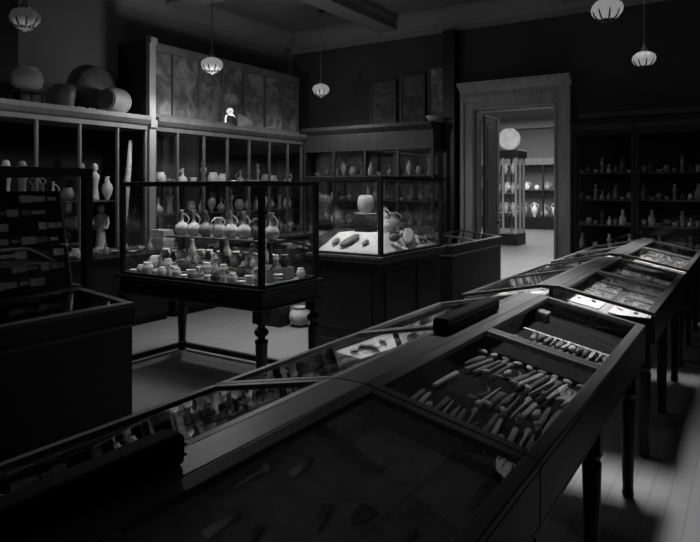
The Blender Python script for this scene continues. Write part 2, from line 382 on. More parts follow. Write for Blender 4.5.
# ---- pottery case on turned legs
TX0, TX1, TY0, TY1, TZ = -4.82, -3.08, 3.57, 4.37, .83
t = thing('glazed_table_case', (-3.93, 3.95, 0), 'black-framed glass case of pottery on turned legs, over the bright floor', 'display case')
ap = MB(); ap.box(TX0, TX1, TY0, TY1, TZ-.035, TZ); ap.box(TX0+.03, TX1-.03, TY0+.03, TY1-.03, TZ-.15, TZ-.035); ap.box(TX0+.015, TX1-.015, TY0+.015, TY1-.015, TZ-.17, TZ-.15)
ap.build('base', 'wood_black', t, bevel=.008)
glazed(t, TX0+.03, TX1-.03, TY0+.03, TY1-.03, TZ, 1.655, .042, 'wood_black')
for x in (TX0+.065, TX1-.065):
    for y in (TY0+.065, TY1-.065):
        l = MB().box(x-.05, x+.05, y-.05, y+.05, TZ-.26, TZ-.17)
        l.lathe([(.05, .57), (.03, .555), (.028, .54), (.052, .515), (.056, .495), (.045, .475), (.028, .465), (.028, .45), (.05, .44), (.053, .425), (.047, .41), (.044, .3), (.036, .1), (.034, .09), (.045, .075), (.045, .03), (.035, 0)][::-1], (x, y, 0), 20)
        l.build('leg', 'wood_black', t, bevel=.003)
for y in (TY1-.065,): B(TX0+.13, TX1-.13, y-.02, y+.02, .03, .075).build('stretcher', 'wood_black', t)
for x in (TX0+.065, TX1-.065): B(x-.02, x+.02, TY0+.13, TY1-.13, .03, .075).build('stretcher', 'wood_black', t)
SHZ = 1.165
B(-4.5, -3.3, 3.88, 4.12, SHZ-.012, SHZ).build('shelf', 'wood_grey', t)
for x in (-4.45, -3.92, -3.36): B(x-.012, x+.012, 3.988, 4.012, TZ+.1, SHZ-.012).build('shelf_post', 'wood_grey', t)
B(-4.72, -3.27, 3.85, 4.205, TZ, TZ+.1).build('riser', 'cloth_pale', t)
B(TX0+.08, TX1-.08, TY0+.08, TY1-.08, TZ-.002, TZ+.001).build('lining', 'cloth_pale', t)
B(-4.72, -3.36, 3.75, 3.849, TZ+.0015, TZ+.045).build('low_riser', 'cloth_pale', t)
# upper shelf: jugs with narrow necks
kinds = ['juglet', 'juglet', 'juglet', 'two_jug', 'juglet', 'juglet', 'two_jug', 'juglet']
ms = ['clay_pale', 'clay_pale', 'clay_mid', 'clay_pale', 'clay_pale', 'clay_pale', 'clay_mid', 'clay_pale']
for k in range(8):
    x = -4.42 + k*.153
    p = P[kinds[k]]
    place(p, word(p).replace(' ', '_'), (x, 4.0, SHZ), rz=PI/2+random.uniform(-.5, .5), sc=.98 if kinds[k] == 'juglet' else 1.0,
          label='%s %s, %s from the far end of the upper shelf, table case' % (MATW[ms[k]], word(p), od(k)), cat='jug', group='jugs on the upper shelf of the table case', material=ms[k])
def vrow(xa, xb, n, y, z, names, pool, maxr, hmax, labf, grp, seed, smin=.9, smax=1.05, skip=()):
    r_ = random.Random(seed)
    for k in range(n):
        x = xa+(xb-xa)*k/(n-1)
        if any(abs(x-q) < maxr+.012 for q in skip): continue
        p = P[names[(k*5+seed) % len(names)]]; mt = r_.choice(pool)
        sc = min(1.5, (maxr-.002)/radius(p), hmax/height(p))*r_.uniform(.88, 1.0)
        place(p, word(p).replace(' ', '_'), (x, y, z), rz=r_.uniform(0, 6), sc=sc, label=labf % (MATW[mt]+' '+word(p), od(k)), cat=word(p).split()[-1], group=grp, material=mt)
PO = ['clay_pale', 'clay_pale', 'clay_mid', 'clay_pale', 'clay_dark']
NS = ['jar', 'bowl', 'cup', 'jar', 'lamp_bowl', 'bottle', 'jar']
G1 = 'small vessels on the floor of the table case'; G2 = 'vessels on the riser of the table case'
vrow(-4.70, -3.22, 17, 3.69, TZ+.001, NS, PO, .0445, .12, '%s, %s from the far end, front row, table case floor', G1, 1, skip=(-4.52, -3.30, -3.22))
vrow(-4.67, -3.41, 14, 3.80, TZ+.045, NS, PO, .049, .14, '%s, %s from the far end, low front step, table case', G1, 2)
vrow(-4.66, -3.33, 13, 3.908, TZ+.1, ['jar', 'two_jug', 'jar', 'bowl', 'jar', 'juglet'], PO, .053, .195, '%s, %s from the far end, front of the riser, table case', G2, 3)
vrow(-4.66, -3.33, 13, 4.022, TZ+.1, ['jar', 'two_jug', 'jar', 'cup'], PO, .053, .195, '%s, %s from the far end, middle of the riser, table case', G2, 4, skip=(-4.45, -3.92, -3.36))
vrow(-4.66, -3.33, 13, 4.145, TZ+.1, ['jar', 'jar', 'two_jug', 'bottle'], PO, .052, .195, '%s, %s from the far end, back of the riser, table case', G2, 5)
vrow(-4.70, -3.24, 15, 4.253, TZ+.001, ['jar', 'bottle', 'two_jug', 'bowl'], PO, .042, .2, '%s, %s from the far end, back row, table case floor', G1, 6)
place(P['jar'], 'jar', (-4.52, 3.694, TZ+.001), sc=.92, label='large pale round jar in the front row of the table case', cat='jar', material='clay_pale')
place(P['two_jug'], 'two_handled_jug', (-3.25, 3.72, TZ+.001), sc=.8, label='pale two-handled jug by the near corner of the table case', cat='jug', material='clay_pale')
for k in range(3):
    place(P['lamp_bowl'], 'saucer', (-3.2, 3.9, TZ+.001+k*.0305), sc=.6, label='pale saucer, %s from the bottom of the stack by the near corner' % od(k), cat='saucer', group='stacked saucers in the table case', material='clay_pale')

# ---- far glass case on a solid cabinet, with a white hipped mount
GX0, GX1, GY0, GY1, GZ = -3.80, -2.95, 5.13, 6.54, .945
t = thing('glazed_cabinet_case', (-3.65, 6.0, 0), 'glass case on solid dark cabinet holding a bright white sloping mount', 'display case')
c = MB(); c.box(GX0+.03, GX1-.03, GY0+.03, GY1-.03, .1, GZ-.07); c.box(GX0+.01, GX1-.01, GY0+.01, GY1-.01, 0, .1)
c.build('cabinet', 'wood_dark', t, bevel=.006)
pn = MB()
for y in (GY0+.12, GY0+.8): pn.box(GX1-.03, GX1-.02, y, y+.5, .2, .78)
pn.box(GX0+.12, GX1-.12, GY0+.02, GY0+.03, .2, .78); pn.build('panel', 'wood_dark', t, bevel=.004)
B(GX0-.01, GX1+.01, GY0-.01, GY1+.01, GZ-.07, GZ-.035).box(GX0-.025, GX1+.025, GY0-.025, GY1+.025, GZ-.035, GZ).build('table_edge', 'wood_desk', t, bevel=.008)
glazed(t, GX0, GX1, GY0, GY1, GZ, 1.715, .042, 'wood_black')
x0, x1, y0, y1, zb, zt, q, qr = -3.74, GX1-.06, GY0+.06, GY1-.06, GZ, 1.13, .34, .2
mm = MB(); mm.v = [(x0, y0, zb), (x1, y0, zb), (x1, y1, zb), (x0, y1, zb), (x0, y0, zb+.02), (x1, y0, zb+.02), (x1, y1, zb+.02), (x0, y1, zb+.02), (x0+.04, y0+q, zt), (x1-qr, y0+q, zt), (x1-qr, y1-q, zt), (x0+.04, y1-q, zt)]
mm.f = [(0, 1, 2, 3), (8, 9, 10, 11)] + [(i, (i+1) % 4, 4+(i+1) % 4, 4+i) for i in range(4)] + [(4+i, 4+(i+1) % 4, 8+(i+1) % 4, 8+i) for i in range(4)]
mm.build('mount', 'white', t)
sl = math.atan2(zt-zb-.02, q); slr = math.atan2(zt-zb-.02, qr)
def on_front(x, s):   # point on the slope facing the low-y end
    return Vector((x, y0+s*q, zb+.028+s*(zt-zb-.02))), Matrix.Rotation(sl, 4, 'X')
def on_side(y, s):
    return Vector((x1-s*qr, y, zb+.032+s*(zt-zb-.02))), Matrix.Rotation(slr, 4, 'Y')
def exhibit(name, mb, m, loc, pre, label, cat, group=None, smooth=True):
    o = mb.build(name, m, smooth=smooth); o.matrix_basis = Matrix.Translation(loc) @ (pre or Matrix()); return tag(o, label, cat, group)
G = 'exhibits in the bright glass case'
def ell(a, b, c, tip=.1): return MB().sweep([(0, -a, c), (0, -a*.93, c), (0, -a*.6, c), (0, 0, c), (0, a*.6, c), (0, a*.93, c), (0, a, c)], [(.004, .004), (b*.4, c*.5), (b*.85, c*.9), (b, c), (b*.85, c*.9), (b*.4, c*.5), (.004, .004)], 14)
p, r = on_front(-3.44, .45); exhibit('oval_shield_boss', ell(.13, .055, .025), 'clay_dark', p, r @ Matrix.Rotation(-.35, 4, 'Z'), 'dark oval boss lying mid-slope on the white mount', 'ornament', G)
p, r = on_front(-3.6, .4); exhibit('small_clasp', ell(.06, .035, .015), 'clay_dark', p, r, 'small dark clasp at the far end of the white slope', 'clasp', G)
p, r = on_front(-3.25, .42); exhibit('small_buckle', ell(.055, .028, .015), 'clay_dark', p, r, 'small dark buckle next to the case corner post', 'buckle', G)
p, r = on_side(5.95, .5); exhibit('long_oval_boss', ell(.2, .075, .035), 'clay_mid', p, r @ Matrix.Rotation(.5, 4, 'Z'), 'large grey oval boss on the mount slope nearest the door', 'ornament', G)
p, r = on_side(5.58, .42); p.z += .012; exhibit('dark_crouching_figure', MB().sweep([(0, -.07, .03), (0, -.05, .045), (0, 0, .05), (.01, .05, .06), (.02, .07, .09), (.02, .075, .12)], [.01, .035, .045, .035, .028, .01], 12), 'clay_dark', p, r, 'dark lumpy animal figure beside the corner post on white', 'figurine', G)
p, r = on_side(5.72, .78); exhibit('dark_cup', MB().lathe([(0, 0), (.03, 0), (.045, .05), (.05, .08), (.042, .08), (.03, .02), (0, .015)]), 'clay_dark', p, r, 'dark cup leaning on the mount by the corner post', 'cup', G)
for k, y in enumerate((6.18, 6.28, 6.38)):
    p, r = on_side(y, .3); exhibit('dark_fragment', ell(.05, .03, .02), 'clay_dark', p, r @ Matrix.Rotation(k*1.1, 4, 'Z'), 'dark jagged fragment, %s of three along the mount edge' % od(k), 'fragment', 'dark fragments on the white mount')
# plateau: stand, dish, pale head
PX, PY = -3.5, 5.75
st = MB().box(PX-.09, PX+.09, PY-.09, PY+.09, zt+.001, zt+.17).build('display_block', 'wood_black', bevel=.005); tag(st, 'black square block carrying the dish and pale head', 'stand')
dk = MB().lathe([(0, 0), (.05, 0), (.11, .022), (.125, .03), (.11, .032), (.05, .014), (0, .012)], (PX, PY, zt+.171), 28).build('shallow_dish', 'clay_mid', smooth=True); tag(dk, 'shallow grey dish on the black block under the head', 'dish')
hd = MB().lathe([(0, 0), (.05, 0), (.075, .03), (.088, .08), (.085, .14), (.072, .175), (.05, .19), (0, .19)], (PX, PY, zt+.204), 24, 5, .05).build('rounded_sculpture', 'white', smooth=True); tag(hd, 'bright white rounded stone on the shallow dish', 'sculpture')
for nm, kx, ky, pr, sc, mt, lb in (('pale_jar', -3.275, 5.80, 'jar', 1.1, 'clay_pale', 'pale round jar on the mount top behind the corner post'),
                                  ('two_handled_jug', -3.31, 6.03, 'two_jug', 1.15, 'clay_mid', 'grey two-handled jug on the mount top beside the pale jar'),
                                  ('amphora', -3.46, 6.08, 'amphora', .75, 'clay_pale', 'pale slim amphora standing tallest on the mount top'),
                                  ('cup', -3.62, 5.94, 'cup', 1.3, 'clay_mid', 'grey cup on the mount top behind the black block'),
                                  ('bowl', -3.6, 6.09, 'bowl', .9, 'clay_mid', 'grey bowl at the back of the mount top by the cup')):
    place(P[pr], nm, (kx, ky, zt+.001), sc=sc, label=lb, cat=word(P[pr]).split()[-1], group=G, material=mt)
# ---- slant-topped desk in the row beyond, toward the door
def slant_desk(root, x0, x1, y0, y1, zf, zb_, m, m2, plinth=.09, tray='cloth_grey', sashes=2):
    """desk with its low edge at x1 (facing the aisle) and its high edge at x0"""
    k = (zb_-zf)/(x1-x0)
    c = MB().prism_y([(x0+.02, plinth), (x1-.012, plinth), (x1-.012, zf-.14), (x0+.02, zf-.14)], y0+.02, y1-.006)
    c.box(x0-.0, x1+.03, y0-.0, y1+.05, 0, plinth)
    c.build('cabinet', m, root, bevel=.006)
    B(x0, x1+.012, y0, y1, zf-.14, zf-.115).build('moulding', m2, root, bevel=.006)
    w = .02
    e = MB()
    e.prism_y([(x0, zf-.115), (x0+w, zf-.115), (x0+w, zb_-w*k-.022), (x0, zb_-.022)], y0, y1)
    e.prism_y([(x1-w, zf-.115), (x1, zf-.115), (x1, zf-.022), (x1-w, zf+w*k-.022)], y0, y1)
    for ya, yb in ((y0, y0+w), (y1-w, y1)):
        e.prism_y([(x0+w, zf-.115), (x1-w, zf-.115), (x1-w, zf+w*k-.022), (x0+w, zb_-w*k-.022)], ya, yb)
    e.build('case_side', m, root)
    B(x0+w, x1-w, y0+w, y1-w, zf-.115, zf-.1).build('tray', tray, root)
    L = (y1-y0)/sashes; b = .05
    def zz(x): return zb_-(x-x0)*k
    for s in range(sashes):
        ya, yb = y0+s*L+.002, y0+(s+1)*L-.002
        f = MB()
        def strip(xa, xb, a, b_): f.prism_y([(xa, zz(xa)-.022), (xb, zz(xb)-.022), (xb, zz(xb)), (xa, zz(xa))], a, b_)
        strip(x0, x0+b, ya, yb); strip(x1-b, x1, ya, yb); strip(x0+b, x1-b, ya, ya+b); strip(x0+b, x1-b, yb-b, yb)
        so = f.build('sash', m2, root, bevel=.003)
        xa, xb = x0+b, x1-b
        MB().prism_y([(xa, zz(xa)-.013), (xb, zz(xb)-.013), (xb, zz(xb)-.009), (xa, zz(xa)-.009)], ya+b, yb-b).build('glass_pane', 'glass', so)
t = thing('slant_top_desk_case', (-3.35, 7.7, 0), 'dark slant-topped desk case between the bright glass case and doorway', 'display case')
slant_desk(t, -3.68, -3.05, 7.02, 8.80, .90, .975, 'wood_dark', 'wood_desk', tray='cloth_grey')
for k in range(10):
    kk = ['hammer', 'celt', 'bar', 'blade', 'hammer'][k % 5]
    place(T[kk], word(T[kk]).replace(' ', '_'), (-3.24 if k % 2 == 0 else -3.48, 7.2+.15*k, .80+.018), rz=random.uniform(0, 3), sc=.9 if kk == 'blade' else 1.1, label='%s, %s from the glass case in the slant desk by the doorway' % (word(T[kk]), od(k)), cat=word(T[kk]).split()[-1], group='small finds in the slant desk by the doorway', material='stone_pale' if k % 3 else 'stone_mid')

# ---- left: slant desk and upright case behind it
t = thing('slant_top_desk_case', (-3.4, 1.2, 0), 'black slant-topped desk case in front of the dark upright case', 'display case')
slant_desk(t, -3.60, -3.09, 0.2, 2.43, .92, .965, 'wood_dark', 'wood_desk', tray='cloth_dark', sashes=1)
for k in range(6):
    kk = ['hammer', 'celt', 'hammer', 'bar', 'hammer', 'celt'][k]
    place(T[kk], word(T[kk]).replace(' ', '_'), (-3.2-.06*(k % 2), 2.27-.2*k, .82+.018), rz=random.uniform(0, 3), sc=1.1, label='%s, %s from the aisle end of the dark slant desk' % (word(T[kk]), od(k)), cat=word(T[kk]).split()[-1], group='stones in the dark slant desk', material='stone_pale' if k % 2 == 0 else 'stone_mid')
UX0, UX1, UY0, UY1, UZ = -4.75, -3.65, .3, 2.54, .93
t = thing('upright_glazed_case', (-4.2, 1.4, 0), 'tall black-framed glass case with dark stepped stand, behind slant desk', 'display case')
B(UX0, UX1, UY0, UY1, 0, UZ-.03).box(UX0-.015, UX1+.015, UY0-.015, UY1+.015, UZ-.03, UZ).build('cabinet', 'wood_dark', t, bevel=.006)
glazed(t, UX0, UX1, UY0, UY1, UZ, 1.73, .055, 'wood_black')
BX0, BX1, BZ0, BZ1, BY0, BY1 = -3.74, -3.88, UZ+.03, 1.58, .5, 2.44
MB().prism_y([(BX0-.03, BZ0), (BX0, BZ0), (BX1, BZ1), (BX1-.03, BZ1)], BY0, BY1).build('display_board', 'wood_black', t)
MB().prism_y([(BX0-.032, BZ0), (BX0+.002, BZ0), (BX1+.002, BZ1), (BX1-.032, BZ1)], BY1+.001, BY1+.014).build('board_edging', 'wood_pale', t)
MB().box(BX0-.3, BX0+.02, BY0, BY1, UZ+.001, BZ0).prism_y([(BX1-.3, UZ+.03), (BX1-.27, UZ+.03), (BX1-.03, BZ1-.05), (BX1-.05, BZ1-.05)], 1.2, 1.25).build('board_foot', 'wood_black', t)
bt = math.atan2(BX0-BX1, BZ1-BZ0)
for r in range(7):
    for k in range(6):
        if (r*5+k*3) % 7 in (2, 5): continue
        f = (r+.6)/7.2; z = BZ1-(BZ1-BZ0)*f; x = BX1+(BX0-BX1)*f; y = 2.38-.083*k-.02*(r % 2)
        w_ = .026+.01*((r+k) % 3); h_ = .011+.006*((r*2+k) % 3); mt = ['stone_pale', 'stone_mid', 'stone_pale', 'card'][(r+2*k) % 4]
        o = B(.0008, .012, -w_, w_, -h_, h_).build('mounted_plaque', mt, bevel=.002); o.matrix_basis = Matrix.Translation((x, y, z)) @ Matrix.Rotation(-bt, 4, 'Y')
        tag(o, '%s plaque, %s from the edge in the %s row of the slanted dark board' % ({'stone_pale': 'pale', 'stone_mid': 'grey', 'card': 'light'}[mt], od(k), od(r)), 'plaque', 'plaques on the slanted board')
# ------------------------------------------------------------------ double-sided desk cases down the middle
DXR, DXL = -.47, -1.66; RC = (DXR+DXL)/2; RW = .055; ZE, ZR = .88, .992
KS = (ZR-ZE)/(DXR-(RC+RW))
def zside(x): return ZE + (DXR-x)*KS if x > RC else ZE + (x-DXL)*KS
def desk_case(y0, y1, label, tray_r='cloth_dark', tray_l='cloth_dark', hide=()):
    t = thing('double_desk_case', ((DXR+DXL)/2, (y0+y1)/2, 0), label, 'display case', 'double-sloped desk cases in a row')
    w = .022
    e = MB(); e.box(DXR-w, DXR, y0, y1, ZE-.17, ZE-.022); e.box(DXL, DXL+w, y0, y1, ZE-.17, ZE-.022)
    e.box(DXL, DXR, y0, y1, ZE-.185, ZE-.17)
    e.build('apron', 'wood_dark', t, bevel=.003)
    for ya, yb in ((y0, y0+w), (y1-w, y1)):
        en = MB(); en.prism_y([(DXL+w, ZE-.17), (DXR-w, ZE-.17), (DXR-w, ZE-.035), (DXL+w, ZE-.035)], ya, yb)
        en.build('end_panel', 'wood_dark', t)
        b1 = MB()
        b1.prism_y([(DXL+w, ZE-.035), (DXL+w+.001, ZE-.035), (DXL+w+.001, ZE-.02), (DXL+w, ZE-.02)], ya, yb)
        g = MB(); g.prism_y([(DXL+.05, ZE-.033), (DXR-.05, ZE-.033), (DXR-.05, zside(DXR-.05)-.026), (RC+RW, ZR-.026), (RC-RW, ZR-.026), (DXL+.05, zside(DXL+.05)-.026)], (ya+yb)/2-.003, (ya+yb)/2+.003)
        g.build('end_glass', 'glass', t)
    for x in (DXR-.07, DXL+.07):
        for y in (y0+.1, (y0+y1)/2, y1-.1):
            l = MB(); l.v = []; l.box(x-.04, x+.04, y-.04, y+.04, ZE-.33, ZE-.185)
            l.lathe([(.024, 0), (.03, .02), (.026, .05), (.033, .3), (.038, .5), (.03, .515), (.042, .54), (.04, .55)], (x, y, 0), 16)
            l.build('leg', 'wood_dark', t, bevel=.002)
    # sloping beds lined with cloth
    for sgn, xa, xb, tm in ((1, RC+.012, DXR-w, tray_r), (-1, DXL+w, RC-.012, tray_l)):
        d = .095
        MB().prism_y([(xa, zside(xa)-d-.02), (xb, zside(xb)-d-.02), (xb, zside(xb)-d), (xa, zside(xa)-d)], y0+w, y1-w).build('tray', tm, t)
    B(RC-.012, RC+.012, y0+w, y1-w, ZE-.17, ZR-.024).build('spine', 'wood_dark', t)
    rb = MB().box(RC-RW, RC+RW, y0, y1, ZR-.024, ZR); rb.build('ridge_board', 'wood_desk', t, bevel=.003)
    L = (y1-y0)/2; b = .042
    for s in range(2):
        ya, yb = y0+s*L+.0015, y0+(s+1)*L-.0015
        for xa, xb in ((RC+RW+.001, DXR), (DXL, RC-RW-.001)):
            f = MB()
            def strip(p, q, a, c): f.prism_y([(p, zside(p)-.022), (q, zside(q)-.022), (q, zside(q)), (p, zside(p))], a, c)
            strip(xa, xa+b, ya, yb); strip(xb-b, xb, ya, yb); strip(xa+b, xb-b, ya, ya+b*.8); strip(xa+b, xb-b, yb-b*.8, yb)
            so = f.build('sash', 'wood_desk', t, bevel=.003)
            p, q = xa+b, xb-b
            MB().prism_y([(p, zside(p)-.014), (q, zside(q)-.014), (q, zside(q)-.009), (p, zside(p)-.009)], ya+b*.8, yb-b*.8).build('glass_pane', 'glass', so)
    return t
DY = [(-.28, 1.655), (1.66, 3.595), (3.97, 5.90), (6.20, 8.13)]
desk_case(*DY[0], 'nearest double-sloped desk case, its glass dark and half empty', tray_r='cloth_pale')  # pale lining stands in for the ceiling reflected in the glass
desk_case(*DY[1], 'double-sloped desk case crowded with stone and bone tools')
desk_case(*DY[2], 'double-sloped desk case with pale cards, beyond the tool desk', tray_r='cloth_pale', tray_l='cloth_pale')
desk_case(*DY[3], 'farthest double-sloped desk case, ending by the dark wall cases', tray_r='cloth_pale', tray_l='cloth_pale')
AR = math.atan(KS)
def on_desk(side, x, y, lift=0.):
    return Vector((x, y, zside(x)-.095+lift)), Matrix.Rotation(AR if side > 0 else -AR, 4, 'Y')
# tools in the second desk, right slope: rows parallel to the ridge
tk = ['blade', 'pin', 'socket', 'bar', 'blade', 'sickle', 'celt', 'pin', 'hammer']
tm_ = {'blade': ['bone', 'stone_mid', 'bronze'], 'celt': ['stone_mid', 'bronze'], 'pin': ['bone', 'stone_mid'], 'socket': ['stone_mid', 'bronze'], 'sickle': ['bronze', 'stone_mid'], 'bar': ['stone_mid', 'bronze', 'bone'], 'hammer': ['stone_pale', 'bone']}
rr = random.Random(4)
X_IN, X_OUT = RC+RW+.035, DXR-.055
cols = 15
for r in range(3):
    for k in range(cols):
        if r == 1 and 1 <= k <= 4: continue
        kind = tk[(k*4+r*3+(k*r) % 5) % 9]
        x = X_IN+.02+(X_OUT-X_IN-.04)*(k+.5)/cols; y = 1.845+.272*r+rr.uniform(-.02, .02)
        phi = PI/2 + [.12, .02, -.12][r] + rr.uniform(-.05, .05) + rr.choice([0, PI])
        mt = rr.choice(tm_[kind]); nm = word(T[kind])
        sc = {'blade': 1.2, 'celt': 1.5, 'pin': 1.22, 'socket': 1.2, 'sickle': .55, 'bar': 1.4, 'hammer': .85}[kind]*rr.uniform(.85, 1.04)
        p, m_ = on_desk(1, x, y, .018)
        place(T[kind], nm.replace(' ', '_'), p, rz=phi, sc=(sc, min(sc, {'bar': .0105, 'blade': .0125, 'celt': .0145}.get(kind, .0125)/radius_y(T[kind])) if kind != 'sickle' else sc*.5, min(sc, .9)), pre=m_, label='%s %s, %s from the ridge, %s cross row, near bay of tool desk' % (MATW[mt], nm, od(k), od(r)), cat=nm.split()[-1], group='tools in the near bay of the tool desk', material=mt)
for k in range(9):
    p, m_ = on_desk(1, X_IN+.05*k+.01, 2.545, .015)
    mt = ['bone', 'stone_pale', 'stone_mid'][k % 3]
    place(T['hammer'], 'hammer_stone', p, rz=k*1.3, sc=.55, pre=m_, label='%s hammer stone, %s from the ridge along the cross bar, tool desk' % (MATW[mt], od(k)), cat='stone', group='hammer stones along the cross bar of the tool desk', material=mt)
for r, (yy, n0) in enumerate(((2.865, 0), (3.015, 2))):
    for k in range(n0, cols-1):
        kind = ['celt', 'bar', 'blade', 'hammer', 'pin', 'celt', 'socket'][(k*2+r) % 7]
        x = X_IN+.02+(X_OUT-X_IN-.04)*(k+.5)/(cols-1)
        mt = rr.choice(tm_[kind]); nm = word(T[kind]); p, m_ = on_desk(1, x, yy+rr.uniform(-.006, .006), .016); sc = {'blade': .56, 'celt': .95, 'pin': .6, 'socket': .6, 'bar': .75, 'hammer': .75}[kind]
        place(T[kind], nm.replace(' ', '_'), p, rz=PI/2+rr.uniform(-.1, .1)+rr.choice([0, PI]), sc=(sc, min(sc, .015/radius_y(T[kind])), sc), pre=m_, label='%s %s, %s from the ridge, %s cross row, far bay of tool desk' % (MATW[mt], nm, od(k), od(r)), cat=nm.split()[-1], group='tools in the far bay of the tool desk', material=mt)
p, m_ = on_desk(1, -.74, 3.125, .001)
ob = B(-.24, .24, -.011, .011, 0, .007).build('label_strip', 'card'); ob.matrix_basis = Matrix.Translation(p) @ m_; tag(ob, 'long pale label strip across the far bay of the tool desk', 'label')
p, m_ = on_desk(1, -.955, 3.40, .001)
ob = B(-.03, .03, -.04, .04, 0, .05).build('pale_block', 'stone_mid', bevel=.004); ob.matrix_basis = Matrix.Translation(p) @ m_; tag(ob, 'small pale block by the ridge at the far end of the tool desk', 'block')
for r, yy in enumerate((1.985, 2.255)):
    for k in range(3 if r else 5, cols, 2):
        p, m_ = on_desk(1, X_IN+.02+(X_OUT-X_IN-.04)*(k+1.0)/cols, yy, .045)
        mt = ['bone', 'stone_pale', 'stone_mid'][(k//2) % 3]
        place(T['hammer'], 'hammer_stone', p, rz=k*1.3, sc=.5, pre=m_, label='%s hammer stone on the tools, %s from the ridge, %s gap of near bay' % (MATW[mt], od((k-(3 if r else 5))//2), od(r)), cat='stone', group='hammer stones lying on the tools', material=mt)
# a few bars and labels in the first desk, right slope (dim behind the reflections)
for k in range(16):
    kk = ['bar', 'bar', 'celt', 'bar', 'pin'][k % 5]
    x, y = [(-.93, .95), (-.88, .72), (-.78, .92), (-.68, .98), (-.62, 1.18), (-.80, 1.12), (-.93, .55), (-.72, .72), (-.6, .9), (-1.0, 1.12), (-.95, 1.25), (-.86, .95), (-.74, 1.2), (-.55, 1.0), (-.72, .5), (-.84, .42)][k]
    p, m_ = on_desk(1, x, y, .018)
    place(T[kk], word(T[kk]).replace(' ', '_'), p, rz=1.6+.12*(k % 3), sc=(.6, .9, .9), pre=m_, label='dim short %s, %s from the ridge among the few in the nearest desk' % (word(T[kk]), od(k)), cat=word(T[kk]).split()[-1], group='dim tools in the nearest desk', material='stone_pale' if k in (0, 9, 10, 13) else ('stone_mid' if k % 2 else 'clay_dark'))
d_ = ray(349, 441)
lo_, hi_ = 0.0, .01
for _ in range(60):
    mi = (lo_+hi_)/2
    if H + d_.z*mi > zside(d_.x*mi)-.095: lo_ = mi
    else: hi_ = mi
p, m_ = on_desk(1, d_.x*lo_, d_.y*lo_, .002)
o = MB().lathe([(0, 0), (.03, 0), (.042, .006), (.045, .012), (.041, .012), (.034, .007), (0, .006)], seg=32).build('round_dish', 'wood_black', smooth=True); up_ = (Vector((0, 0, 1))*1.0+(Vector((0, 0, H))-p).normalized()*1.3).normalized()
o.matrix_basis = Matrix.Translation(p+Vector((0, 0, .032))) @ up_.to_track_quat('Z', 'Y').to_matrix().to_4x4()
tag(o, 'dark round dish tilted up under the nearest desk glass', 'dish')  # disc added in place of a ceiling shape reflected in the glass
# left slopes of the first two desks: sherds
for di, (ya, yb, dn_) in enumerate(((.75, 1.6, 'nearest desk'), (1.75, 3.5, 'tool desk'))):
    for r in range(3):
        n = 7 if di == 0 else 12
        for k in range(n):
            p, m_ = on_desk(-1, -1.24-.16*r, ya+(yb-ya)*(k+.5)/n, .0)
            mt = rr.choice(['clay_mid', 'clay_dark', 'clay_mid', 'clay_pale'])
            place(SH[(k+r) % 3], 'pottery_sherd', p, rz=rr.uniform(0, 6), sc=rr.uniform(.8, 1.15), pre=m_, label='%s sherd, %s along the %s row, shelving-side slope of %s' % (MATW[mt], od(k), od(r), dn_), cat='sherd', group='sherds on the aisle side of the %s' % dn_, material=mt)
# third and fourth desks: pale cards with small finds, right slope; sherds on the left
def card(w, d, name='mounting_card', m='card'):
    o = B(-w/2, w/2, -d/2, d/2, 0, .008).build(name, m); COL.objects.unlink(o); PROTO_PARTS[o.name] = []; return o
CD = [card(.2, .26), card(.17, .2)]
CDm = card(.2, .22, 'mounting_card', 'clay_mid')
for di, (y0_, y1_) in enumerate(DY[2:]):
    dn_ = ['card desk', 'farthest desk'][di]
    for r in range(2):
        for k in range(6):
            x = [-.64, -.89][r]; y = y0_+.19+k*.31
            p, m_ = on_desk(1, x, y)
            pale = (di == 0 and (k < 3 or k == 4)) or (k+r) % 3 == 0
            place(CD[0] if pale else CDm, 'mounting_card', p, pre=m_, sc=(1, .95, 1), label='%s card, %s from the near end, %s, %s' % ('white' if pale else 'grey', od(k), ['low row', 'row under the ridge'][r], dn_), cat='card', group='mounting cards in the %s' % dn_)
            for j in range(2):
                p2, m_ = on_desk(1, x+.04-.09*j, y+.03, .016)
                kk = ['hammer', 'celt', 'bar'][(k+j) % 3]
                place(T[kk], word(T[kk]).replace(' ', '_'), p2, rz=rr.uniform(0, 3), sc=.5, pre=m_, label='small %s on the %s side of the %s %s card, %s' % (word(T[kk]), ['low', 'ridge'][j], od(k), ['low', 'upper'][r], dn_), cat=word(T[kk]).split()[-1], group='small finds on cards in the %s' % dn_, material='stone_pale' if (k+j) % 2 else 'stone_mid')
    for r in range(3):
        for k in range(9):
            p, m_ = on_desk(-1, -1.24-.16*r, y0_+.15+k*.2)
            mt = rr.choice(['clay_pale', 'clay_pale', 'clay_mid'])
            place(SH[(k+r) % 3], 'pottery_sherd', p, rz=rr.uniform(0, 6), sc=rr.uniform(1., 1.4), pre=m_, label='%s sherd, %s along the %s row, shelving-side slope of %s' % (MATW[mt], od(k), od(r), dn_), cat='sherd', group='sherds on the aisle side of the %s' % dn_, material=mt)
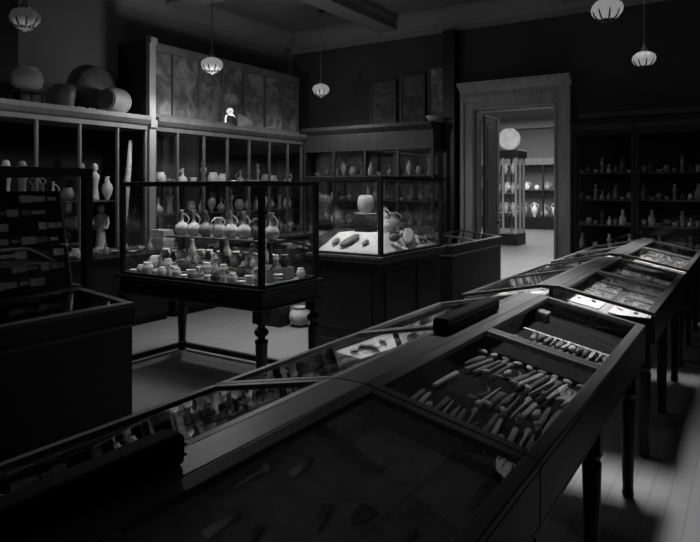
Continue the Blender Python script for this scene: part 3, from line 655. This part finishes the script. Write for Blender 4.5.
# folded black covers on the ridge
def cover(x0, x1, y0, y1, h, label):
    n = 14
    prof = []
    cx, w = (x0+x1)/2, (x1-x0)/2
    for i in range(n):
        a = 2*PI*i/n
        c_, s_ = math.cos(a), math.sin(a)
        prof.append((cx + w*math.copysign(abs(c_)**.4, c_), ZR + h/2 + h/2*math.copysign(abs(s_)**.4, s_)))
    o = MB().prism_y(prof, y0, y1)
    ob = o.build('folded_cover', 'leather', bevel=.004)
    f = MB()
    for z in (.34, .66): f.box(x0+.01, x1+.002, y0+.01, y1+.003, ZR+h*z-.002, ZR+h*z+.002)
    f.build('fold', 'leather', ob)
    tag(ob, label, 'cover', 'folded black covers on the desk ridges')
cover(-1.118, -1.045, 2.37, 2.98, .07, 'folded black cover lying on the ridge of the tool desk')
cover(-1.118, -1.045, .3, .955, .07, 'folded black cover lying on the ridge of the nearest desk')

# ------------------------------------------------------------------ wall cases
def wall_case_x(root, y0, y1, mull, z_sh, fm, xb=-6.97, xf=-6.4, xbase=-6.0, zb=.83, zg=2.33, zt=2.5, base_m='wood_dark', back='cloth_dark', shelf_end=0.):
    """a case along the left wall"""
    B(xb, xbase, y0, y1, .08, zb-.03).box(xb, xbase+.02, y0, y1, zb-.03, zb).box(xb, xbase-.03, y0, y1, 0, .08).build('base_cabinet', base_m, root, bevel=.004)
    B(xb, xb+.02, y0, y1, zb, zg).build('back_panel', back, root)
    co = MB().prism_y([(xb, zg), (xf+.02, zg), (xf+.02, zg+.05), (xf+.05, zg+.07), (xf+.09, zg+.12), (xf+.09, zt), (xb, zt)], y0, y1)
    co.build('cornice', fm, root)
    B(xf-.03, xf, y0, y1, zb, zb+.05).build('bottom_rail', fm, root)
    ys = [y0+.02] + list(mull) + [y1-.02]
    for y in ys: B(xf-.035, xf+.008, y-.013, y+.013, zb+.05, zg).build('mullion', fm, root, bevel=.004)
    for a, b in zip(ys, ys[1:]): B(xf-.018, xf-.013, a+.013, b-.013, zb+.05, zg).build('glass_pane', 'glass', root)
    for z in z_sh: B(xb+.025, xf-.06, y0+.03, y1-.03-shelf_end, z-.015, z).build('shelf', 'wood_grey', root)
t = thing('built_in_display_case', (-6.5, 3.6, 0), 'pale-framed wall case with big vessels standing along its top', 'display case')
wall_case_x(t, 1.6, 5.22, (2.3, 2.78, 3.28, 3.78, 4.29, 4.79), (1.45,), 'wood_mid', shelf_end=.27)
t2 = thing('built_in_display_case', (-6.5, 7.1, 0), 'two-tiered wall case in the room corner with prints above', 'display case')
mu = (5.72, 6.2, 6.66, 7.13, 7.6, 8.06)
wall_case_x(t2, 5.33, 8.45, mu, (1.25, 1.65), 'wood_grey', back='wood_dim')
# bright pilaster between the two cases
pl = MB().box(-6.43, -6.36, 5.225, 5.325, 0, 3.52).box(-6.43, -6.33, 5.222, 5.328, 3.42, 3.5).box(-6.43, -6.33, 5.222, 5.328, 2.36, 2.46)
struct('trim_12', B(-6.98, -6.43, 5.225, 5.325, .0, 3.48), 'wood_black', .006)
struct('trim_7', pl, 'wood_pale', .006)
# upper tier of prints
B(-6.97, -6.46, 5.33, 8.45, 3.38, 3.48).box(-6.97, -6.46, 5.33, 8.45, 2.5, 2.56).build('upper_rail', 'wood_grey', t2, bevel=.005)
B(-6.97, -6.92, 5.33, 8.45, 2.56, 3.38).build('upper_back', 'cloth_grey', t2)
ys = [5.35] + list(mu) + [8.43]
for y in ys: B(-6.52, -6.475, y-.013, y+.013, 2.56, 3.38).build('upper_mullion', 'wood_grey', t2)
for k, (a, b) in enumerate(zip(ys, ys[1:])):
    B(-6.5, -6.495, a+.013, b-.013, 2.56, 3.38).build('upper_glass', 'glass', t2)
    o = B(-6.53, -6.522, a+.006, b-.006, 2.563, 3.375).build('faded_print', M['pict'][k % 4])
    tag(o, 'faded mottled print, %s from the bright pilaster in the upper tier' % od(k), 'print', 'prints in the upper tier of the wall case')
# crumpled paper lying in front of the prints on the case top
o = MB().sweep([(-6.39, 6.86, 2.503+.1), (-6.39, 7.0, 2.503+.09), (-6.39, 7.16, 2.503+.06)], [(.02, .1), (.03, .09), (.015, .05)], 12).build('paper_bundle', 'clay_mid', smooth=True)
tag(o, 'pale crumpled paper bundle lying on the corner case top', 'paper')
# big vessels along the top of the first wall case
ZT = 2.5
o = MB().lathe([(0, .02), (.10, .02), (.12, .0), (.13, .02), (.155, .1), (.165, .2), (.155, .3), (.12, .36), (.06, .39), (0, .395)], seg=28)
ob = o.build('storage_jar', 'clay_mid', smooth=True); pp = at(101, 98, X=-6.62); ob.matrix_basis = Matrix.Translation((-6.50, pp.y-.02, ZT+.166)) @ Matrix.Rotation(.35, 4, 'Z') @ Matrix.Rotation(-PI/2, 4, 'X')
tag(ob, 'big pale jar lying on its side on the wall case top', 'jar')
mo = MB().lathe([(0, .0), (.112, .0), (.112, .018), (0, .018)], seg=24).build('jar_mouth', 'clay_dark', ob); mo.location = (0, 0, -.012)
pp = at(96, 95, X=-6.8)
o = MB().lathe([(0, 0), (.29, 0), (.31, .025), (.29, .05), (.2, .075), (0, .09)], seg=36).build('round_shield', 'clay_dark', smooth=True)
o.matrix_basis = Matrix.Translation((-6.93, pp.y+.1, ZT+.313)) @ Matrix.Rotation(PI/2, 4, 'Y'); tag(o, 'dark round shield propped behind the fallen jar', 'shield')
pp = at(65, 96, X=-6.6)
o = MB().lathe([(0, 0), (.08, 0), (.095, .04), (.115, .16), (.12, .27), (.105, .27), (.09, .1), (0, .04)], seg=24).build('bucket_pot', 'clay_dark', smooth=True); o.location = (-6.6, pp.y, ZT); tag(o, 'dark open bucket-shaped pot next to the fallen jar', 'pot')
pp = at(25, 88, X=-6.6)
r_ = thing('wire_stand', (-6.6, pp.y+.02, ZT), 'dark four-legged stand under the squat urn', 'stand')
B(-6.74, -6.46, pp.y-.13, pp.y+.17, ZT+.13, ZT+.15).build('stand_top', 'wood_black', r_)
for sx in (-.12, .10):
    for sy in (-.11, .13): B(-6.6+sx, -6.58+sx, pp.y+sy, pp.y+sy+.02, ZT, ZT+.13).build('leg', 'wood_black', r_)
o = MB().lathe([(0, 0), (.09, 0), (.15, .05), (.165, .12), (.15, .2), (.11, .235), (.12, .25), (.1, .25), (0, .22)], seg=28).build('squat_urn', 'clay_mid', smooth=True); o.location = (-6.6, pp.y+.02, ZT+.15); tag(o, 'squat grey urn on the dark stand, farthest along the case top', 'urn')
pp = at(84, 110, X=-6.45)
for k, dy in enumerate((-.16, -.09, -.03, .05, .1)):
    place(P['hammer'] if False else T['hammer'], 'stone_bead', (-6.42, pp.y+dy, ZT+.012), rz=k, sc=.7, label='tiny pale stone on the case top, %s along the front edge' % od(k), cat='stone', group='tiny stones on the wall case top', material='stone_pale')
# dark hangings on the wall above the case
struct('trim_9', B(-6.99, -6.90, 3.42, 3.86, 2.5, ZC-.33), 'wood_black')
# contents of the left wall cases
def shelf_row(ys, x, z, kinds_, mats_, lab, grp, smin=.9, smax=1.2, maxr=.09, zmax=.36):
    for k, y in enumerate(ys):
        p = P[kinds_[k % len(kinds_)]]; mt = mats_[(k*3+k//4) % len(mats_)]
        sc = min(random.uniform(smin, smax), maxr/radius(p), zmax/height(p))
        place(p, word(p).replace(' ', '_'), (x, y, z), rz=random.uniform(0, 6), sc=sc, label=lab % (MATW[mt]+' '+word(p), od(k)), cat=word(p).split()[-1], group=grp, material=mt)
def lin(a, b, n): return [a+(b-a)*i/(n-1) for i in range(n)]
kk1 = ['amphora', 'jar', 'juglet', 'figurine', 'two_jug', 'bottle']; mm1 = ['clay_pale', 'clay_mid', 'clay_pale', 'clay_pale', 'clay_mid']
shelf_row(lin(5.72, 8.3, 14), -6.6, .83, kk1, mm1, '%s, %s from the pilaster, floor of the corner wall case', 'vessels on the floor of the corner wall case', 1.2, 1.5, .085, .38)
shelf_row(lin(5.58, 8.3, 15), -6.62, 1.25, ['juglet', 'figurine', 'jar', 'two_jug', 'bottle', 'amphora'], mm1, '%s, %s from the pilaster, lowest shelf of the corner wall case', 'vessels on the lowest shelf of the corner wall case', 1.2, 1.6, .085, .36)
shelf_row(lin(5.6, 8.3, 15), -6.6, 1.65, ['jar', 'bowl', 'juglet', 'cup', 'figurine', 'jar'], ['clay_pale', 'clay_pale', 'clay_mid'], '%s, %s from the pilaster, middle shelf of the corner wall case', 'vessels on the middle shelf of the corner wall case', 1.3, 1.6, .085, .34)
# standing statues, stacked slabs in the first wall case
def statue(loc, h, rz, label, m='stone_pale'):
    o = MB()
    s = h/1.0
    o.lathe([(0, 0), (.17*s, 0), (.17*s, .06*s), (.12*s, .065*s), (.11*s, .1*s), (.10*s, .3*s), (.085*s, .45*s), (.10*s, .55*s), (.125*s, .68*s), (.13*s, .75*s), (.09*s, .8*s), (.05*s, .82*s), (.045*s, .85*s), (.075*s, .89*s), (.08*s, .94*s), (.055*s, .985*s), (0, 1.0*s)], seg=20)
    for sg in (-1, 1): o.sweep([(0, sg*.125*s, .74*s), (.02*s, sg*.15*s, .6*s), (.06*s, sg*.12*s, .48*s), (.10*s, sg*.05*s, .5*s)], [.04*s, .035*s, .03*s, .02*s], 10)
    b = o.build('stone_statue', m, smooth=True); b.matrix_basis = Matrix.Translation(loc) @ Matrix.Rotation(rz, 4, 'Z')
    return tag(b, label, 'statue', 'statues in the wall case')
statue((-6.68, 4.53, .832), .58, -.6, 'pale draped stone statue behind the tall black case post')
statue((-6.72, 4.78, .832), .56, -.6, 'pale stone statue standing next to the leaning carved post')
shelf_row(lin(3.4, 4.26, 6), -6.68, .83, ['amphora', 'figurine', 'amphora'], ['clay_mid', 'clay_dark', 'clay_mid'], '%s, %s from the dark end, floor of the urn-topped wall case', 'vessels on the floor of the vessel-topped wall case', 1.4, 1.6, .08, .5)
shelf_row(lin(2.9, 4.86, 12), -6.7, 1.45, ['figurine', 'amphora', 'juglet', 'jar', 'figurine'], ['clay_pale', 'clay_mid', 'clay_pale', 'clay_pale', 'clay_mid'], '%s, %s from the dark end, lower shelf, urn-topped wall case', 'vessels on the lower shelf of the vessel-topped wall case', 1.2, 1.5, .085, .45)
o = MB().sweep([(-6.55, 4.93, .845), (-6.56, 5.0, 1.3), (-6.58, 5.07, 1.75), (-6.6, 5.13, 2.2)], [(.045, .03), (.05, .035), (.04, .03), (.03, .02)], 12).build('carved_post', 'stone_pale', smooth=True); tag(o, 'long pale carved post leaning beside the bright pilaster', 'post')
# finds standing on the ledge in front of the glass
shelf_row(lin(3.35, 5.1, 15), -6.2, .83, ['bowl', 'jar', 'lamp_bowl', 'cup', 'bottle'], ['clay_pale', 'stone_pale', 'clay_mid'], '%s, %s along the ledge under the vessel-topped wall case', 'vessels along the wall case ledge', .8, 1.1, .055, .14)
o = B(-6.62, -6.56, 5.53, 5.61, .831, 1.215).build('tall_slab', 'stone_pale', bevel=.006); tag(o, 'tall pale upright slab just inside the corner case by the pilaster', 'slab')
# stack of pale books/slabs
for k in range(5):
    o = B(-6.33, -6.08, 5.2+.01*(k % 2), 5.37+.01*(k % 2), .832+.05*k, .88+.05*k).build('stone_slab', 'stone_pale', bevel=.005)
    tag(o, 'pale slab, %s from the bottom of the stack before the pilaster' % od(k), 'slab', 'slabs stacked before the pilaster')
struct('trim_10', B(-6.97, -6.0, 5.221, 5.419, 0, .828), 'wood_dark') if False else None

# ---- back wall case (left of the door)
def wall_case_y(root, x0, x1, mull, z_sh, fm, zg, zt, yb=8.92, yf=8.5, zb=.6, back='cloth_dark'):
    B(x0, x1, yf-.02, yb, 0, zb).build('base_cabinet', 'wood_dark', root, bevel=.004)
    B(x0, x1, yb-.02, yb, zb, zg).build('back_panel', back, root)
    MB().prism_x([(yb, zg), (yb, zt), (yf-.08, zt), (yf-.08, zt-.05), (yf-.03, zt-.1), (yf, zt-.12), (yf, zg)], x0, x1).build('cornice', fm, root)
    xs = [x0+.02]+list(mull)+[x1-.02]
    for x in xs: B(x-.02, x+.02, yf, yf+.035, zb, zg).build('mullion', fm, root)
    for a, b in zip(xs, xs[1:]): B(a+.02, b-.02, yf+.014, yf+.019, zb, zg).build('glass_pane', 'glass', root)
    for z in z_sh: B(x0+.01, x1-.01, yf+.07, yb-.02, z-.014, z).build('shelf', 'wood_grey', root)
t = thing('built_in_display_case', (-5.2, 8.7, 0), 'dim wall case on the back wall between corner and doorway', 'display case')
wall_case_y(t, -6.42, -4.0, (-5.8, -5.2, -4.6), (1.0, 1.4, 1.8), 'wood_dim', 2.2, 2.6, back='cloth_grey')
for z, nm, n in ((1.0, 'lowest', 14), (1.4, 'middle', 14), (1.8, 'top', 13)):
    for k, x in enumerate(lin(-6.25, -4.15, n)):
        p = P[['jar', 'juglet', 'figurine', 'two_jug', 'bottle', 'amphora', 'bowl'][(k*2+n) % 7]]; mt = ['clay_pale', 'clay_mid', 'clay_mid', 'clay_dark'][(k+int(z*10)) % 4]
        place(p, word(p).replace(' ', '_'), (x, 8.70, z), rz=random.uniform(0, 6), sc=min(1.4, .07/radius(p), .35/height(p)), label='%s %s, %s from the corner, %s shelf, back wall case' % (MATW[mt], word(p), od(k), nm), cat=word(p).split()[-1], group='vessels on the %s shelf of the back wall case' % nm, material=mt)
p = P['bowl']; pp = at(433, 117, Y=8.6)
place(p, 'bowl', (pp.x, 8.55, 2.6), sc=1.6, label='pale bowl standing alone on the back wall case', cat='bowl', material='clay_pale')
for k, (xa, xb, z1) in enumerate(((-5.34, -4.85, 3.36), (-4.78, -4.33, 3.42), (-4.28, -3.99, 3.5))):
    r_ = thing('framed_print', ((xa+xb)/2, 8.93, 2.62), ['dim framed print nearest the room corner above the wall case', 'dim framed print between two others above the wall case', 'lighter framed print nearest the dark pier, above the wall case'][k], 'picture', 'framed prints over the back wall case')
    f = MB(); b = .04
    f.box(xa, xa+b, 8.9, 8.94, 2.62, z1); f.box(xb-b, xb, 8.9, 8.94, 2.62, z1); f.box(xa+b, xb-b, 8.9, 8.94, 2.62, 2.62+b); f.box(xa+b, xb-b, 8.9, 8.94, z1-b, z1)
    f.build('frame', 'wood_dim', r_, bevel=.004)
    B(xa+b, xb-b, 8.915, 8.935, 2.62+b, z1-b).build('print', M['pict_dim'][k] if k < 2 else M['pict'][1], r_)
# ---- back wall cases right of the door
for c_, (xa, xb, lb) in enumerate(((-1.98, -1.24, 'dark wall case of small pots directly beside the door frame'), (-1.23, -.47, 'dark wall case of small pots second from the doorway'), (-.46, .34, 'darkest wall case of pots, behind the end of the desk row'))):
    t = thing('built_in_display_case', ((xa+xb)/2, 8.7, 0), lb, 'display case', 'dark wall cases beyond the desks')
    wall_case_y(t, xa, xb, (), (.8, 1.12, 1.45, 1.8), 'wood_dark', 2.28, 2.46)
    cn = ['first', 'second', 'third'][c_]
    for z, nm in ((.8, 'bottom'), (1.12, 'second'), (1.45, 'third'), (1.8, 'top')):
        for k, x in enumerate(lin(xa+.08, xb-.08, 8)):
            p = P[['jar', 'bottle', 'juglet', 'cup', 'bowl', 'two_jug', 'figurine'][(k*3+int(z*10)+c_) % 7]]; mt = ['clay_pale', 'clay_mid', 'stone_pale', 'clay_mid', 'clay_dark'][(k+int(z*10)) % 5]
            place(p, word(p).replace(' ', '_'), (x, 8.68, z), rz=random.uniform(0, 6), sc=min(1.3, .042/radius(p), .2/height(p)), label='%s %s, %s along the %s shelf, %s case past the doorway' % (MATW[mt], word(p), od(k), nm, cn), cat=word(p).split()[-1], group='pots on the %s shelf of the %s dark wall case' % (nm, cn), material=mt)
struct('trim_11', B(-2.0, XR, YB-.06, YB, 2.55, 2.62), 'wood_grey')

# ---- jar on the floor beyond the pottery case
pp = at(300, 326, Z=0.0)
o = MB().lathe([(0, 0), (.07, 0), (.14, .06), (.165, .13), (.15, .2), (.09, .25), (.08, .27), (.1, .29), (.085, .29), (.06, .27), (0, .2)], seg=28).build('storage_jar', 'clay_mid', smooth=True); o.location = (pp.x, pp.y, 0); o.scale = (.78, .78, .78)
tag(o, 'pale round storage jar standing on the floor behind the table legs', 'jar')
pp = at(277, 325, Z=0.0)
o = B(pp.x-.12, pp.x+.12, pp.y-.1, pp.y+.1, 0, .22).build('wooden_box', 'wood_dark', bevel=.006); tag(o, 'dark wooden box on the floor beside the round jar', 'box')

# ------------------------------------------------------------------ far room
t = thing('tall_glass_case', (-5.85, 17.4, 0), 'tall glass tower case in the far room under a round disc', 'display case')
cx0, cx1, cy0, cy1 = -6.28, -5.46, 17.0, 17.8
B(cx0, cx1, cy0, cy1, 0, .32).build('plinth', 'wood_dark', t, bevel=.01)
f = MB()
for x in (cx0+.02, (cx0+cx1)/2-.02, cx1-.07):
    for y in (cy0+.02, cy1-.07): f.box(x, x+.05, y, y+.05, .32, 2.45)
f.box(cx1-.07, cx1-.02, (cy0+cy1)/2-.02, (cy0+cy1)/2+.03, .32, 2.45)
f.build('frame', 'wood_pale', t)
for a in ((cx0+.07, cx1-.07, cy0+.04, cy0+.045), (cx0+.07, cx1-.07, cy1-.045, cy1-.04)): B(*a, .32, 2.45).build('glass_pane', 'glass', t)
B(cx1-.045, cx1-.04, cy0+.07, cy1-.07, .32, 2.45).build('glass_pane', 'glass', t)
B(cx0-.03, cx1+.03, cy0-.03, cy1+.03, 2.45, 2.66).build('hood', 'wood_dark', t, bevel=.02)
for z in (.9, 1.45, 2.0): B(cx0+.08, cx1-.08, cy0+.08, cy1-.08, z-.015, z).build('shelf', 'wood_grey', t)
for k, z in enumerate((.9, 1.45, 2.0)):
    for j in range(3):
        place(P['amphora'], 'amphora', (cx0+.19+.22*j, 17.25, z), sc=.9, label='pale amphora, %s from the door leaf, %s shelf up in the tower case' % (od(j), od(k)), cat='amphora', group='amphorae in the tower case', material='clay_pale')
o = MB().lathe([(0, 0), (.28, 0), (.315, .03), (.3, .07), (.24, .07), (.2, .05), (0, .06)], seg=40).build('round_disc', 'clay_pale', smooth=True)
pp = at(509, 141, Y=17.3); o.matrix_basis = Matrix.Translation((pp.x, 17.3, 2.66+.318)) @ Matrix.Rotation(.35, 4, 'Z') @ Matrix.Rotation(PI/2, 4, 'X') ; tag(o, 'large pale round disc standing on top of the tower case', 'disc')
t = thing('vase_display_case', (-7.0, 24.6, 0), 'long wall case of tall vases seen through the doorway', 'display case')
B(-10.5, -4.5, 24.2, 24.98, 0, .45).build('base_cabinet', 'wood_dark', t)
B(-10.5, -4.5, 24.9, 24.98, .45, 2.5).build('back_panel', 'cloth_grey', t)
B(-10.5, -4.5, 24.2, 24.98, 2.5, 2.75).build('cornice', 'wood_grey', t)
for k in range(9): B(-10.5+k*.742, -10.44+k*.742, 24.2, 24.26, .45, 2.5).build('mullion', 'wood_dark', t)
B(-10.4, -4.6, 24.4, 24.88, 1.48, 1.5).build('shelf', 'wood_dark', t)
for k in range(11):
    place(P['amphora'] if k % 3 else P['juglet'], 'tall_vase', (-9.2+k*.4, 24.6, .45), sc=1.75 if k % 3 else 2.3, label='tall pale vase, %s from the tower case along the far room wall' % od(k), cat='vase', group='tall vases in the far wall case', material='clay_pale' if k % 2 else 'clay_mid')
    place(P['jar'] if k % 2 else P['two_jug'], 'jar', (-9.1+k*.4, 24.6, 1.5), sc=1.9, label='stout jar on the upper shelf, %s from the tower case, far room' % od(k), cat='jar', group='jars in the far wall case', material='clay_pale' if k % 3 else 'clay_mid')

# ------------------------------------------------------------------ pendant lamps and light
def lamp(px, X, label, power, Zl=3.1, shade='opal'):
    d = ray(px, 100); tt = X/d.x; x, y = X, d.y*tt
    r_ = thing('pendant_lamp', (x, y, Zl), label, 'lamp', 'pendant lamps with fluted opal shades')
    MB().lathe([(0, -.085), (.05, -.083), (.088, -.06), (.115, -.02), (.122, .015), (.112, .05), (.085, .075), (.05, .088), (0, .09)], (x, y, Zl), 48, 8, .085).build('shade', shade, r_, smooth=True)
    MB().lathe([(0, -.118), (.014, -.112), (.02, -.1), (.045, -.094), (.072, -.083), (.06, -.079), (0, -.079)], (x, y, Zl), 40, 8, .22).build('finial', 'iron', r_, smooth=True)
    for q in range(8):
        a = 2*PI*(q+.5)/8; ca, sa = math.cos(a), math.sin(a)
        MB().sweep([(x+ca*rr_, y+sa*rr_, Zl+zz_) for rr_, zz_ in ((.055, -.087), (.086, -.066), (.108, -.025), (.115, .0))], [.005, .008, .007, .002], 6).build('shade_rib', 'iron', r_, smooth=True)
    MB().lathe([(.045, .084), (.04, .12), (.018, .15), (.012, .2), (0, .2)], (x, y, Zl), 16).build('holder', 'brass', r_, smooth=True)
    MB().lathe([(.007, .2), (.007, ZC-Zl-.03)], (x, y, Zl), 8).build('cord', 'brass', r_)
    MB().lathe([(.02, ZC-Zl-.05), (.06, ZC-Zl-.02), (.07, ZC-Zl)], (x, y, Zl), 16).build('ceiling_rose', 'iron', r_)
    if power:
        pd = bpy.data.lights.new('lamp_glow', 'POINT'); pd.energy = power*.28; pd.shadow_soft_size = .1
        po = bpy.data.objects.new('lamp_glow', pd); COL.objects.link(po); po.location = (x, y, Zl-.34)
        ld = bpy.data.lights.new('lamp_light', 'SPOT'); ld.energy = power; ld.shadow_soft_size = .06; ld.spot_size = math.radians(172); ld.spot_blend = .35
        lo = bpy.data.objects.new('lamp_light', ld); COL.objects.link(lo); lo.location = (x, y, Zl-.2)
LP = dict(left=66, left_near=13, left_far=16)
lamp(25, -5.42, 'dim pendant lamp hanging before the urn-topped wall case', LP['left_near'], shade='opal_dim')
lamp(212, -5.55, 'pendant lamp hanging in front of the upper prints', LP['left'])
lamp(321, -5.55, 'small pendant lamp hanging in the far room corner', LP['left_far'])
lamp(607, -1.03, 'large pendant lamp above the desk row, cut by the picture top', 0)
lamp(644, -1.06, 'pendant lamp hanging over the far end of the desk row', 0)

def area(name, loc, aim, sx, sy, e, spread=180):
    ld = bpy.data.lights.new(name, 'AREA'); ld.shape = 'RECTANGLE'; ld.size = sx; ld.size_y = sy; ld.energy = e; ld.spread = math.radians(spread)
    o = bpy.data.objects.new(name, ld); COL.objects.link(o); o.location = loc
    o.rotation_euler = (Vector(aim)-Vector(loc)).to_track_quat('-Z', 'Y').to_euler()
SE = [34, 32, 48]
area('window_skylight', (.2, YF-.3, 2.8), (-1.2, 0, 2.6), 2.0, 2.0, 8)  # fill light added at the unseen opening behind the camera
for k, (a, b, c, d) in enumerate(TOP_FILL):
    x, y = (a+b)/2, (c+d)/2
    area('laylight', (x, y, ZC+.08), [(x-.1, y-.7, 0), (x, y+.001, 0), (x+.25, y+.35, 0)][k], b-a-.1, d-c-.1, SE[k], [44, 44, 66][k])  # narrow top lights added at the invented ceiling openings
area('far_room_light', (-4.6, 12.6, ZC-.05), (-5.2, 13.2, 0), 3, 4, 760)
area('far_room_light', (-7, 21, ZC-.05), (-7, 21.0001, 0), 5, 4, 520)

w = bpy.data.worlds.new('world'); S.world = w; w.use_nodes = True
w.node_tree.nodes['Background'].inputs[0].default_value = (.5, .5, .5, 1); w.node_tree.nodes['Background'].inputs[1].default_value = .01
S.view_settings.view_transform = 'Standard'; S.view_settings.look = 'None'; S.view_settings.gamma = 1.0
S.view_settings.exposure = 0.0; S.view_settings.use_curve_mapping = False
S.cycles.use_denoising = True
S.cycles.transparent_max_bounces = 40; S.cycles.max_bounces = 10
bpy.context.view_layer.update()
